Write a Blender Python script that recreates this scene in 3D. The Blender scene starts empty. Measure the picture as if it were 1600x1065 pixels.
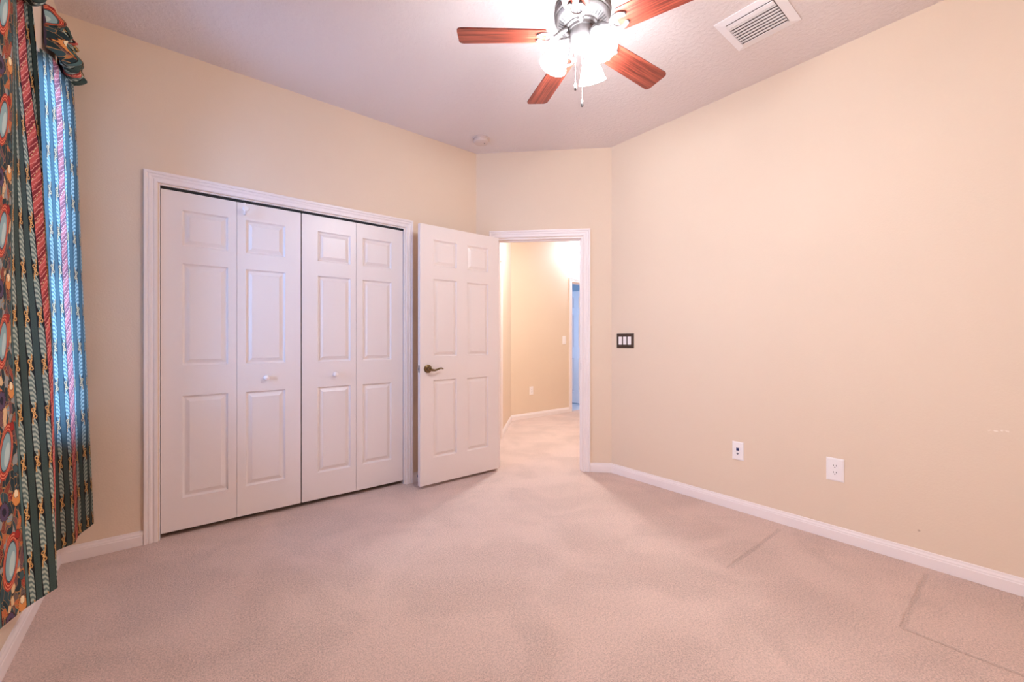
import bpy, bmesh, math, random
import numpy as np
from mathutils import Vector, Matrix

random.seed(7)
SC = bpy.context.scene
COL = SC.collection
PI = math.pi

# ------------------------------------------------------------------ camera, world, lights, exposure
CAM_H = 1.147
YAW = math.radians(38.97)
cam_d = bpy.data.cameras.new('camera')
cam_d.sensor_width = 36.0
cam_d.lens = 36.0 * 653.0 / 1600.0
cam_d.clip_start = 0.02
cam = bpy.data.objects.new('camera', cam_d)
cam.location = (0, 0, CAM_H)
cam.rotation_euler = (PI / 2, 0, -YAW)
COL.objects.link(cam)
SC.camera = cam

SC.view_settings.view_transform = 'Standard'
SC.view_settings.look = 'None'
SC.view_settings.gamma = 1.0
SC.view_settings.use_curve_mapping = False
SC.view_settings.exposure = 0.0
SC.cycles.max_bounces = 12
SC.cycles.diffuse_bounces = 8
SC.cycles.use_denoising = True
SC.cycles.sample_clamp_indirect = 8.0

world = bpy.data.worlds.new('world')
SC.world = world
world.use_nodes = True
wn = world.node_tree.nodes
wn['Background'].inputs[0].default_value = (0.42, 0.66, 1.0, 1)
wn['Background'].inputs[1].default_value = 2.0

def area(name, loc, rot, sx, sy, power, col):
    d = bpy.data.lights.new(name, 'AREA')
    d.shape = 'RECTANGLE'; d.size = sx; d.size_y = sy; d.energy = power; d.color = col
    o = bpy.data.objects.new(name, d); o.location = loc; o.rotation_euler = rot
    COL.objects.link(o); return o

def point(name, loc, power, col, r=0.05):
    d = bpy.data.lights.new(name, 'POINT')
    d.energy = power; d.color = col; d.shadow_soft_size = r
    o = bpy.data.objects.new(name, d); o.location = loc
    COL.objects.link(o); return o

# daylight outside the curtained window, an added fill beside the camera, hall lamps beyond the door
area('daylight_bedroom', (-0.82, 2.40, 1.6), (0, -PI / 2, 0), 1.9, 1.5, 135, (0.20, 0.47, 1.0))
area('added_fill_light', (-0.80, 0.1, 1.55), (0, -PI / 2, 0), 1.7, 1.3, 44, (1.0, 0.95, 0.95))  # fill added beside the camera to brighten right wall and near carpet
area('daylight_far_room', (4.02, 6.4, 1.5), (0, -PI / 2, 0), 1.6, 1.6, 26, (0.20, 0.47, 1.0))
area('hall_lamp_light', (3.22, 3.43, 2.80), (0, 0, 0), 0.2, 0.2, 37, (0.92, 0.96, 0.96))
point('hall_end_lamp_light', (5.22, 4.42, 2.62), 27, (0.76, 1.0, 1.32), 0.06)

LAMP_EMIT = 110.0
LAMP_COL = (0.93, 0.98, 1.06)

# ------------------------------------------------------------------ shader helpers
class E:
    """a node socket with arithmetic"""
    def __init__(s, nt, sock): s.nt = nt; s.s = sock
    def op(s, o, b=None, c=None):
        n = s.nt.nodes.new('ShaderNodeMath'); n.operation = o
        for i, v in enumerate((s, b, c)):
            if v is None: continue
            if isinstance(v, E): s.nt.links.new(v.s, n.inputs[i])
            else: n.inputs[i].default_value = v
        return E(s.nt, n.outputs[0])
    def __add__(s, b): return s.op('ADD', b)
    def __radd__(s, b): return s.op('ADD', b)
    def __sub__(s, b): return s.op('SUBTRACT', b)
    def __rsub__(s, b): return (s * -1.0) + b
    def __mul__(s, b): return s.op('MULTIPLY', b)
    def __rmul__(s, b): return s.op('MULTIPLY', b)
    def __truediv__(s, b): return s.op('DIVIDE', b)
    def lt(s, b): return s.op('LESS_THAN', b)
    def gt(s, b): return s.op('GREATER_THAN', b)
    def abs(s): return s.op('ABSOLUTE')
    def sin(s): return s.op('SINE')
    def mod(s, b): return s.op('FLOORED_MODULO', b)
    def floor(s): return s.op('FLOOR')
    def min(s, b): return s.op('MINIMUM', b)
    def max(s, b): return s.op('MAXIMUM', b)
    def sqrt(s): return s.op('SQRT')
    def sstep(s, a, b):
        n = s.nt.nodes.new('ShaderNodeMapRange'); n.interpolation_type = 'SMOOTHSTEP'
        s.nt.links.new(s.s, n.inputs[0])
        n.inputs[1].default_value = a; n.inputs[2].default_value = b
        n.inputs[3].default_value = 0; n.inputs[4].default_value = 1
        return E(s.nt, n.outputs[0])

def mixc(nt, f, a, b):
    n = nt.nodes.new('ShaderNodeMix'); n.data_type = 'RGBA'
    for i, v in ((0, f), (6, a), (7, b)):
        if isinstance(v, E): nt.links.new(v.s, n.inputs[i])
        elif i == 0: n.inputs[i].default_value = v
        else: n.inputs[i].default_value = (*v, 1) if len(v) == 3 else v
    return E(nt, n.outputs[2])

def combine(nt, x, y, z):
    n = nt.nodes.new('ShaderNodeCombineXYZ')
    for i, v in enumerate((x, y, z)):
        if isinstance(v, E): nt.links.new(v.s, n.inputs[i])
        else: n.inputs[i].default_value = v
    return E(nt, n.outputs[0])

def noise(nt, vec, scale, detail=2.0, rough=0.5, dist=0.0):
    n = nt.nodes.new('ShaderNodeTexNoise')
    if vec is not None: nt.links.new(vec.s, n.inputs['Vector'])
    n.inputs['Scale'].default_value = scale; n.inputs['Detail'].default_value = detail
    n.inputs['Roughness'].default_value = rough; n.inputs['Distortion'].default_value = dist
    return E(nt, n.outputs[0])

def voronoi(nt, vec, scale, feature='F1'):
    n = nt.nodes.new('ShaderNodeTexVoronoi'); n.feature = feature
    nt.links.new(vec.s, n.inputs['Vector']); n.inputs['Scale'].default_value = scale
    return n

def objco(nt):
    n = nt.nodes.new('ShaderNodeTexCoord'); return E(nt, n.outputs['Object'])

def sepxyz(nt, v):
    n = nt.nodes.new('ShaderNodeSeparateXYZ'); nt.links.new(v.s, n.inputs[0])
    return [E(nt, n.outputs[i]) for i in range(3)]

def srgb(r, g, b):
    f = lambda c: (c / 255 / 12.92) if c / 255 <= 0.04045 else ((c / 255 + 0.055) / 1.055) ** 2.4
    return (f(r), f(g), f(b))

def mat(name, col=(0.8, 0.8, 0.8), rough=0.5, metal=0.0, spec=0.5, emit=None, estr=0.0):
    m = bpy.data.materials.new(name); m.use_nodes = True
    p = m.node_tree.nodes['Principled BSDF']
    p.inputs['Base Color'].default_value = (*col, 1)
    p.inputs['Roughness'].default_value = rough
    p.inputs['Metallic'].default_value = metal
    p.inputs['Specular IOR Level'].default_value = spec
    if emit:
        p.inputs['Emission Color'].default_value = (*emit, 1)
        p.inputs['Emission Strength'].default_value = estr
    return m

def set_col(m, e): m.node_tree.links.new(e.s, m.node_tree.nodes['Principled BSDF'].inputs['Base Color'])
def set_bump(m, h, dist, strength=1.0):
    nt = m.node_tree
    b = nt.nodes.new('ShaderNodeBump'); b.inputs['Distance'].default_value = dist
    b.inputs['Strength'].default_value = strength
    nt.links.new(h.s, b.inputs['Height'])
    nt.links.new(b.outputs[0], nt.nodes['Principled BSDF'].inputs['Normal'])

# ---- walls: beige orange-peel paint
def wall_material(name, col):
    m = mat(name, col, 0.55, 0, 0.3)
    nt = m.node_tree; co = objco(nt)
    set_col(m, mixc(nt, noise(nt, co, 1.6, 3), tuple(c * 0.975 for c in col), tuple(min(1, c * 1.025) for c in col)))
    set_bump(m, noise(nt, co, 120, 3), 0.0012, 0.5)
    return m
M_WALL = wall_material('beige_wall_paint', srgb(228, 207, 184))
M_WALLR = M_WALL.copy(); M_WALLR.name = 'beige_wall_paint_scuffed'      # small pale scrape and a dark nick
nt = M_WALLR.node_tree; co = objco(nt); x_, y_, z_ = sepxyz(nt, co)
wb = (noise(nt, co, 40, 2) - 0.5) * 0.02
scr = (1.0 - (z_ - 0.734 + wb + y_ * 0.04).abs().sstep(0.001, 0.005)) * (1.0 - (y_ - 0.085).abs().sstep(0.025, 0.04)) * noise(nt, co, 60, 1).sstep(0.42, 0.6)
nick = 1.0 - (((y_ - 0.354) * (y_ - 0.354) + (z_ - 0.175) * (z_ - 0.175)).sqrt() + wb * 0.2).sstep(0.003, 0.008)
base_link = nt.nodes['Principled BSDF'].inputs['Base Color'].links[0].from_socket
set_col(M_WALLR, mixc(nt, nick * 0.5, mixc(nt, scr * 0.8, E(nt, base_link), srgb(252, 240, 228)), srgb(150, 120, 95)))
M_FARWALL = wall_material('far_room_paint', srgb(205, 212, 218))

M_CEIL = mat('knockdown_ceiling', srgb(226, 215, 212), 0.8, 0, 0.2)
nt = M_CEIL.node_tree; co = objco(nt)
set_bump(M_CEIL, noise(nt, co, 42, 4, 0.6).sstep(0.42, 0.62) + noise(nt, co, 160, 2) * 0.3, 0.0022, 0.55)

# ---- carpet
M_CARPET = mat('pinkish_beige_carpet', (0.6, 0.45, 0.4), 0.95, 0, 0.1)
nt = M_CARPET.node_tree; co = objco(nt); cx_, cy_, cz_ = sepxyz(nt, co)
base_c = srgb(213, 189, 178)
def seg_mask(horizontal, c, a, b, w):
    """soft groove along y=c (horizontal) or x=c between a and b"""
    t, u = (cx_, cy_) if horizontal else (cy_, cx_)
    wob = (noise(nt, co, 9, 2) - 0.5) * 0.02
    d = (u + wob - c).abs()
    return (1.0 - d.sstep(w * 0.25, w)) * t.gt(a) * t.lt(b)
groove = seg_mask(True, 0.955, 2.17, 2.87, 0.014).max(seg_mask(True, 0.317, 2.262, 2.885, 0.014)).max(seg_mask(False, 2.266, -0.6, 0.32, 0.014))
tuft = noise(nt, co, 190, 3, 0.75)
speck = noise(nt, co, 95, 2, 0.6)
nap = noise(nt, co, 2.2, 3, 0.55, 0.6)
nap2 = noise(nt, combine(nt, cx_ * 0.6 + cy_ * 0.8, cy_ * 0.25 - cx_ * 0.2, 0.0), 6.0, 2, 0.5)
v = 0.84 + (tuft.sstep(0.3, 0.7) - 0.5) * 0.34 + (speck.sstep(0.35, 0.65) - 0.5) * 0.14 + (nap.sstep(0.38, 0.62) - 0.5) * 0.11 + (nap2 - 0.5) * 0.14 - groove * 0.12
c = mixc(nt, v.sstep(0.0, 1.25), tuple(x * 0.35 for x in base_c), tuple(min(1, x * 1.28) for x in base_c))
set_col(M_CARPET, c)
set_bump(M_CARPET, tuft + speck * 0.8 - groove * 1.5 + nap * 0.6, 0.006, 0.7)

M_TRIM = mat('white_trim_paint', srgb(240, 229, 226), 0.35, 0, 0.5)
M_DOOR = mat('white_door_paint', srgb(236, 226, 222), 0.33, 0, 0.5)
nt = M_DOOR.node_tree
set_bump(M_DOOR, noise(nt, objco(nt), 150, 2), 0.0004, 0.4)
M_DARK = mat('painted_gap_shade', (0.02, 0.02, 0.02), 0.9)  # colour stands for shade in the gap over the closet doors
M_CLOSET = mat('closet_interior_brown', srgb(120, 105, 90), 0.8)  # darker and browner than the room walls
M_PLASTIC = mat('white_plastic', srgb(243, 236, 234), 0.3)
M_BEIGE = mat('beige_plastic', srgb(214, 196, 188), 0.5)  # duller beige than the white plastic
M_PLASTICG = mat('slot_dark', (0.03, 0.028, 0.03), 0.6)
M_BROWNPLATE = mat('dark_bronze_plate', srgb(62, 46, 38), 0.35, 0.4)
nt = M_BROWNPLATE.node_tree
set_col(M_BROWNPLATE, mixc(nt, noise(nt, objco(nt), 90, 3), srgb(48, 34, 30), srgb(96, 76, 62)))
M_BLUEJACK = mat('blue_jack', srgb(20, 30, 80), 0.4)
M_PEWTER = mat('brushed_pewter', srgb(122, 116, 115), 0.5, 0.7)
M_PEWTERD = mat('pewter_shadow_slot', srgb(70, 66, 66), 0.6, 0.3)
M_CHAIN = mat('pull_chain_metal', srgb(225, 215, 212), 0.3, 0.6)
M_PULL = mat('pull_knob_dark', srgb(70, 62, 60), 0.4)
M_BRASS = mat('antique_brass', srgb(120, 100, 70), 0.3, 0.9)
M_STEEL = mat('steel', srgb(150, 150, 158), 0.35, 0.9)
M_RUBBER = mat('black_rubber', (0.02, 0.02, 0.02), 0.7)
M_VENT = mat('white_vent_enamel', srgb(240, 236, 238), 0.4)
M_DUCT = mat('vent_shade_and_button', srgb(120, 106, 106), 0.8)  # shade seen between vent slats as a flat colour; also the test button
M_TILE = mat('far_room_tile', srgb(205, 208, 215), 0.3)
M_SHADE = mat('lit_frosted_glass', (0.9, 0.88, 0.85), 0.4, 0, 0.5, LAMP_COL, LAMP_EMIT)
M_BULB = mat('lit_bulb', (0.9, 0.9, 0.9), 0.4, 0, 0.5, LAMP_COL, LAMP_EMIT)

M_GLASS = bpy.data.materials.new('window_glass'); M_GLASS.use_nodes = True
nt = M_GLASS.node_tree; nt.nodes.clear()
o_ = nt.nodes.new('ShaderNodeOutputMaterial'); t_ = nt.nodes.new('ShaderNodeBsdfTransparent'); g_ = nt.nodes.new('ShaderNodeBsdfGlossy')
g_.inputs['Roughness'].default_value = 0.02
f_ = nt.nodes.new('ShaderNodeFresnel'); f_.inputs[0].default_value = 1.45; mx = nt.nodes.new('ShaderNodeMixShader')
nt.links.new(f_.outputs[0], mx.inputs[0]); nt.links.new(t_.outputs[0], mx.inputs[1]); nt.links.new(g_.outputs[0], mx.inputs[2]); nt.links.new(mx.outputs[0], o_.inputs[0])

# ---- cherry wood blades: grain along local x
M_CHERRY = mat('cherry_wood', (0.3, 0.1, 0.06), 0.35, 0, 0.5)
nt = M_CHERRY.node_tree; co = objco(nt); x_, y_, z_ = sepxyz(nt, co)
gv = combine(nt, x_ * 3.0, y_ * 90.0, z_ * 3.0)
gr = noise(nt, gv, 1.0, 4, 0.6, 0.6)
c = mixc(nt, gr.sstep(0.3, 0.7), srgb(84, 28, 20), srgb(164, 76, 56))
set_col(M_CHERRY, c)

# ---- curtain fabric (uv = metres of cloth: u across, v down)
M_FAB = mat('floral_striped_fabric', (0.2, 0.2, 0.2), 0.75, 0, 0.25)
nt = M_FAB.node_tree
uvn = nt.nodes.new('ShaderNodeTexCoord'); uv = E(nt, uvn.outputs['UV'])
U, V, _ = sepxyz(nt, uv)
PER = 0.555
um = (U - 0.3575 + PER / 2).mod(PER) - PER / 2          # signed distance from the centre of a red band
a = um.abs()
# stripes
wv = noise(nt, combine(nt, U * 1.0, V * 1.0, 0.0), 900, 2, 0.8)
green = mixc(nt, wv.sstep(0.35, 0.65), srgb(26, 40, 38), srgb(84, 104, 96))
seg_idx = ((a - 0.0275) / 0.03)
fr = seg_idx.mod(1.0) - 0.5                               # across a stripe, -0.5..0.5
LP = 0.178
vm = V.mod(LP) / LP                                       # 0..1 down a leaf repeat
vc = (vm - 0.5) * 2.0                                     # -1..1, 0 in the scroll
w_leaf = 0.42 - (1.0 - vc.abs().sstep(0.18, 0.5)) * 0.36
sway = (vc * PI).sin() * 0.05
fl = fr - sway
inleaf = fl.abs().lt(w_leaf)
twist = ((V * 330.0) - fl.abs() * 6.0 * 1.0 + fl * 7.0).sin()
leafc = mixc(nt, twist.sstep(-1.0, 1.0), srgb(98, 118, 112), srgb(184, 194, 176))
# gold scrolls: two rings per repeat
def ring(cu, cv, r0, r1):
    dx = (fr - cu) * 0.03; dv = (vm - cv) * LP
    d = (dx * dx + dv * dv).sqrt()
    return d.gt(r0) * d.lt(r1)
golds = ring(0.12, 0.43, 0.0035, 0.0085).max(ring(-0.14, 0.57, 0.0035, 0.0085)).max(ring(0.0, 0.5, 0.0, 0.007))
curve = ((fr - (vc * PI * 1.5).sin() * 0.26).abs().lt(0.09)) * vc.abs().lt(0.45)
golds = golds.max(curve)
goldc = mixc(nt, noise(nt, combine(nt, U, V, 0.0), 260, 2).sstep(0.4, 0.6), srgb(176, 104, 48), srgb(240, 204, 130))
leafz = mixc(nt, inleaf, srgb(14, 16, 15), leafc)
leafz = mixc(nt, golds, leafz, goldc)
edgeb = (fr.abs().gt(0.44))
leafz = mixc(nt, edgeb, leafz, srgb(16, 18, 16))
parity = seg_idx.floor().mod(2.0)                         # 0 leaf, 1 green
stripes = mixc(nt, parity.gt(0.5), leafz, mixc(nt, edgeb, green, srgb(14, 16, 14)))
# red twisted band
rt = (V * 78.0 + um * 110.0)
rw = rt.sin()
rline = ((V * 78.0 * 4.0 + um * 260.0) + noise(nt, combine(nt, U, V, 0.0), 60, 2) * 6.0).sin()
redc = mixc(nt, rw.sstep(-0.9, 0.9), srgb(140, 44, 42), srgb(210, 92, 80))
redc = mixc(nt, rline.gt(0.82), redc, srgb(232, 150, 134))
dots = (rw.abs().lt(0.2)) * ((rt + PI / 2).sin().gt(0.0)) * (((V * 420.0).sin()).gt(0.1))
redc = mixc(nt, dots, redc, srgb(236, 210, 150))
redc = mixc(nt, a.gt(0.0245), redc, srgb(30, 16, 16))
# floral band: petals, paisleys and outlines
d1 = noise(nt, combine(nt, U, V, 0.0), 14, 2) - 0.5
d2 = noise(nt, combine(nt, U + 3.0, V + 1.0, 0.0), 14, 2) - 0.5
wc = combine(nt, U * 1.5 + d1 * 0.09, V + d2 * 0.09, 0.0)
vo = voronoi(nt, wc, 26.0); ve = voronoi(nt, wc, 26.0, 'DISTANCE_TO_EDGE')
sepc = nt.nodes.new('ShaderNodeSeparateColor'); nt.links.new(vo.outputs['Color'], sepc.inputs[0])
rnd = E(nt, sepc.outputs[0]); edge = E(nt, ve.outputs['Distance'])
ramp = nt.nodes.new('ShaderNodeValToRGB'); nt.links.new(rnd.s, ramp.inputs[0]); ramp.color_ramp.interpolation = 'CONSTANT'
pal = [(0.0, srgb(38, 58, 62)), (0.32, srgb(56, 80, 84)), (0.52, srgb(150, 50, 44)), (0.64, srgb(196, 104, 60)), (0.72, srgb(72, 58, 76)), (0.80, srgb(132, 160, 162)), (0.90, srgb(232, 206, 156)), (0.94, srgb(110, 36, 38))]
while len(ramp.color_ramp.elements) < len(pal): ramp.color_ramp.elements.new(0.5)
for el, (p_, c_) in zip(ramp.color_ramp.elements, pal): el.position = p_; el.color = (*c_, 1)
flo = E(nt, ramp.outputs[0])
inner = (edge * 90.0).sin()
flo = mixc(nt, (inner.gt(0.8)) * rnd.gt(0.5), flo, srgb(214, 140, 100))
flo = mixc(nt, edge.lt(0.03), flo, srgb(176, 132, 84))
# paisley on a 0.38 m repeat, fan flower between
fu = (um.abs() - PER / 2).abs() * 1.0
FP = 0.376
def drop(cu, cv, ru, rv, lean):
    vv = (V - cv + FP / 2).mod(FP) - FP / 2
    uu = U.mod(PER) - cu + vv * lean
    return ((uu / ru) * (uu / ru) + (vv / rv) * (vv / rv)).sqrt()
pd = drop(0.075, 0.10, 0.038, 0.070, 0.25)
flo = mixc(nt, pd.lt(1.35), flo, srgb(178, 58, 46))
flo = mixc(nt, pd.lt(1.35) * (pd * 42.0).sin().gt(0.3), flo, srgb(232, 142, 104))
flo = mixc(nt, pd.lt(0.96), flo, srgb(60, 84, 88))
flo = mixc(nt, pd.lt(0.88), flo, srgb(150, 184, 186))
pd3 = drop(0.082, 0.11, 0.018, 0.040, 0.3)
flo = mixc(nt, pd3.lt(1.0), flo, srgb(196, 216, 210))
for (cu, cv, rr, colr) in ((0.135, 0.27, 0.028, srgb(226, 150, 82)), (0.135, 0.255, 0.014, srgb(250, 232, 190)), (0.05, 0.30, 0.030, srgb(92, 74, 98)), (0.05, 0.30, 0.012, srgb(40, 40, 52)), (0.128, 0.02, 0.016, srgb(170, 48, 40)), (0.14, 0.17, 0.015, srgb(64, 92, 94))):
    q = drop(cu, cv, rr, rr, 0.0)
    petal = q + (combine(nt, 0, 0, 0) and (noise(nt, combine(nt, U, V, 0.0), 120, 1) - 0.5) * 0.7)
    flo = mixc(nt, petal.lt(1.12), flo, srgb(60, 30, 28))
    flo = mixc(nt, petal.lt(1.0), flo, colr)
fabc = mixc(nt, a.gt(0.1775), stripes, srgb(84, 112, 108))
fabc = mixc(nt, a.gt(0.1935), fabc, srgb(24, 30, 28))
fabc = mixc(nt, a.gt(0.1975), fabc, flo)
fabc = mixc(nt, a.lt(0.0275), fabc, redc)
set_col(M_FAB, fabc)
set_bump(M_FAB, noise(nt, combine(nt, U, V, 0.0), 500, 2), 0.0006, 0.4)
tr = nt.nodes.new('ShaderNodeBsdfTranslucent'); nt.links.new(mixc(nt, 0.15, fabc, (0.55, 0.62, 0.62)).s, tr.inputs[0])
mxs = nt.nodes.new('ShaderNodeMixShader'); mxs.inputs[0].default_value = 0.04; mxs.name = 'cloth_mix'
outn = nt.nodes['Material Output']; pb = nt.nodes['Principled BSDF']
nt.links.new(pb.outputs[0], mxs.inputs[1]); nt.links.new(tr.outputs[0], mxs.inputs[2]); nt.links.new(mxs.outputs[0], outn.inputs[0])
M_FABT = M_FAB.copy(); M_FABT.name = 'translucent_floral_striped_fabric'
M_FABT.node_tree.nodes['cloth_mix'].inputs[0].default_value = 0.55  # same cloth with more transmission, so the far panel glows

# ------------------------------------------------------------------ mesh helpers
I4 = Matrix.Identity(4)
def frame(ox, oy, ex):
    """wall frame: x along the wall, y out of the wall into the room (left of ex), z up"""
    e = Vector((ex[0], ex[1], 0)).normalized(); n = Vector((-e.y, e.x, 0))
    m = Matrix(((e.x, n.x, 0, ox), (e.y, n.y, 0, oy), (0, 0, 1, 0), (0, 0, 0, 1)))
    return m

def box(bm, x0, x1, y0, y1, z0, z1, M=I4, bev=0.0):
    vs = [bm.verts.new(M @ Vector((x, y, z))) for x in (x0, x1) for y in (y0, y1) for z in (z0, z1)]
    q = [(0, 1, 3, 2), (4, 6, 7, 5), (0, 4, 5, 1), (2, 3, 7, 6), (0, 2, 6, 4), (1, 5, 7, 3)]
    fs = [bm.faces.new([vs[i] for i in f]) for f in q]
    if bev > 0:
        es = list({e for f in fs for e in f.edges})
        bmesh.ops.bevel(bm, geom=es, offset=bev, segments=2, affect='EDGES', profile=0.5)
    return vs

def lathe(bm, prof, segs=32, M=I4, cap=True):
    """prof: list of (r, z)"""
    rings = []
    for r, z in prof:
        if r < 1e-6:
            rings.append([bm.verts.new(M @ Vector((0, 0, z)))])
        else:
            rings.append([bm.verts.new(M @ Vector((r * math.cos(2 * PI * i / segs), r * math.sin(2 * PI * i / segs), z))) for i in range(segs)])
    for A, B in zip(rings[:-1], rings[1:]):
        for i in range(segs):
            j = (i + 1) % segs
            if len(A) == 1 and len(B) == 1: continue
            if len(A) == 1: bm.faces.new((A[0], B[i], B[j]))
            elif len(B) == 1: bm.faces.new((A[i], A[j], B[0]))
            else: bm.faces.new((A[i], A[j], B[j], B[i]))
    if cap:
        for R in (rings[0], rings[-1]):
            if len(R) > 2: bm.faces.new(R)

def tube(bm, pts, radii, segs=10, M=I4, cap=True):
    pts = [Vector(p) for p in pts]
    if not hasattr(radii, '__len__'): radii = [radii] * len(pts)
    rings = []; up = Vector((0, 0, 1))
    for i, p in enumerate(pts):
        t = (pts[min(i + 1, len(pts) - 1)] - pts[max(i - 1, 0)]).normalized()
        s = t.cross(up)
        if s.length < 1e-3: s = t.cross(Vector((1, 0, 0)))
        s.normalize(); n = s.cross(t).normalized()
        rings.append([bm.verts.new(M @ (p + radii[i] * (math.cos(2 * PI * k / segs) * s + math.sin(2 * PI * k / segs) * n))) for k in range(segs)])
    for A, B in zip(rings[:-1], rings[1:]):
        for i in range(segs):
            bm.faces.new((A[i], A[(i + 1) % segs], B[(i + 1) % segs], B[i]))
    if cap: bm.faces.new(rings[0]); bm.faces.new(rings[-1])

def prism(bm, outline, z0, z1, M=I4):
    lo = [bm.verts.new(M @ Vector((x, y, z0))) for x, y in outline]
    hi = [bm.verts.new(M @ Vector((x, y, z1))) for x, y in outline]
    bm.faces.new(lo); bm.faces.new(hi)
    n = len(lo)
    for i in range(n): bm.faces.new((lo[i], lo[(i + 1) % n], hi[(i + 1) % n], hi[i]))

def link(name, bm, m, parent=None, smooth=False, loc=None, rot=None):
    bmesh.ops.recalc_face_normals(bm, faces=bm.faces[:])
    me = bpy.data.meshes.new(name); bm.to_mesh(me); bm.free()
    if smooth:
        me.shade_smooth(); me.set_sharp_from_angle(angle=math.radians(35))
    me.materials.append(m)
    o = bpy.data.objects.new(name, me); COL.objects.link(o)
    if parent is not None: o.parent = parent
    if loc is not None: o.location = loc
    if rot is not None: o.rotation_euler = rot
    return o

def B(): return bmesh.new()
def struct(name, bm, m, smooth=False):
    o = link(name, bm, m, None, smooth); o['kind'] = 'structure'; return o
def thing(name, label, cat, loc=(0, 0, 0), rotz=0.0, group=None, M=None):
    o = bpy.data.objects.new(name, None); COL.objects.link(o); o.empty_display_size = 0.05
    if M is not None: o.matrix_world = M
    else: o.location = loc; o.rotation_euler = (0, 0, rotz)
    tag(o, label, cat, group); return o
def tag(o, label, cat, group=None):
    o['label'] = label; o['category'] = cat
    if group: o['group'] = group

# ------------------------------------------------------------------ room dimensions (metres)
H = 2.838
XL, XR, YC, YF = -0.465, 2.972, 3.14, -0.75
AX, AY = 2.125, 3.14                    # corner closet wall / diagonal wall
BX, BY = 2.972, 2.293                   # corner diagonal wall / right wall
T = 0.115
S2 = math.sqrt(0.5)
CL0, CL1, CLZ = -0.068, 1.437, 2.05     # closet opening
DG = math.hypot(AX - BX, AY - BY)
D0, D1, DZ = 0.249, 1.012, 2.066        # bedroom doorway along the diagonal, from B

# frames: y points into the room
F_CL = frame(0, YC, (-1, 0))            # closet wall: local x = -X, y = -Y
F_DG = frame(BX, BY, (-S2, S2))         # from B to A; y into the room
F_RT = frame(XR, 0, (0, 1))             # right wall: local x = Y, y = -X
F_LF = frame(XL, 0, (0, -1))            # left wall: local x = -Y, y = +X
F_FR = frame(0, YF, (1, 0))             # wall behind the camera
assert (F_DG.to_3x3() @ Vector((0, 1, 0))).x < 0

def wall(name, F, x0, x1, m, holes=(), th=T, h=H):
    bm = B()
    xs = sorted({x0, x1, *[v for q in holes for v in q[:2]]}); zs = sorted({0.0, h, *[v for q in holes for v in q[2:]]})
    def solid(i, k):
        cx, cz = (xs[i] + xs[i + 1]) / 2, (zs[k] + zs[k + 1]) / 2
        return not any(q[0] < cx < q[1] and q[2] < cz < q[3] for q in holes)
    P = {}
    def vt(x, y, z):
        key = (round(x, 5), round(y, 5), round(z, 5))
        if key not in P: P[key] = bm.verts.new(F @ Vector((x, y, z)))
        return P[key]
    nx, nz = len(xs) - 1, len(zs) - 1
    for i in range(nx):
        for k in range(nz):
            if not solid(i, k): continue
            a_, b_, c_, d_ = xs[i], xs[i + 1], zs[k], zs[k + 1]
            for y in (0.0, -th):
                bm.faces.new((vt(a_, y, c_), vt(b_, y, c_), vt(b_, y, d_), vt(a_, y, d_)))
            if i == 0 or not solid(i - 1, k): bm.faces.new((vt(a_, 0, c_), vt(a_, -th, c_), vt(a_, -th, d_), vt(a_, 0, d_)))
            if i == nx - 1 or not solid(i + 1, k): bm.faces.new((vt(b_, 0, c_), vt(b_, -th, c_), vt(b_, -th, d_), vt(b_, 0, d_)))
            if k == 0 or not solid(i, k - 1): bm.faces.new((vt(a_, 0, c_), vt(b_, 0, c_), vt(b_, -th, c_), vt(a_, -th, c_)))
            if k == nz - 1 or not solid(i, k + 1): bm.faces.new((vt(a_, 0, d_), vt(b_, 0, d_), vt(b_, -th, d_), vt(a_, -th, d_)))
    return struct(name, bm, m)

# window in the left wall
WY0, WY1, WZ0, WZ1 = 2.30, 3.04, 0.70, 2.43
wall('wall_left', F_LF, -YC, -YF, M_WALL, [(-WY1, -WY0, WZ0, WZ1), (-0.72, 0.52, WZ0, WZ1)])  # second hole belongs to the added, unseen fill window
wall('wall_back', F_CL, -AX, -XL, M_WALL, [(-CL1, -CL0, 0.0, CLZ)])
wall('wall_diagonal', F_DG, 0.0, DG, M_WALL, [(D0, D1, 0.0, DZ)])
wall('wall_right', F_RT, YF, BY, M_WALLR)
wall('wall_front', F_FR, XL, XR, M_WALL)

# hall beyond the doorway
HLX, HLY = 2.2625, 3.1725               # hall left wall starts at the back of the diagonal wall
HBX, HBY = 3.757, 4.667                 # corner hall left wall / hall back wall
F_HL = frame(HBX, HBY, (-S2, -S2))      # from the corner back towards the door; y into the hall
F_HB = frame(0, HBY, (-1, 0))           # hall back wall, local x = -X
HLL = math.hypot(HBX - HLX, HBY - HLY)
E0, E1, EZ = HLL - 0.93 + 0.063, HLL - 0.063, 2.066   # door in the hall's left wall
E0, E1 = 1.085 + 0.063, 1.085 + 0.063 + 0.762
wall('wall_hall_left', F_HL, 0.0, HLL + 0.0, M_WALL, [(E0, E1, 0.0, EZ)])
G0, G1, GZ = 5.022, 5.79, 2.10          # doorway of the far room
wall('wall_hall_back', F_HB, -6.6, -HBX, M_WALL, [(-G1, -G0, 0.0, GZ)])
bm = B()
for (x0, y0, x1, y1) in ((3.075, 2.36, 3.62, 2.905), (3.62, 2.905, 6.6, 2.905), (6.6, 2.905, 6.6, 4.667)):
    vs = [bm.verts.new((x, y, z)) for (x, y, z) in ((x0, y0, 0), (x1, y1, 0), (x1, y1, H), (x0, y0, H))]
    bm.faces.new(vs)
struct('wall_hall_right', bm, M_WALL)
bm = B()
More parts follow.
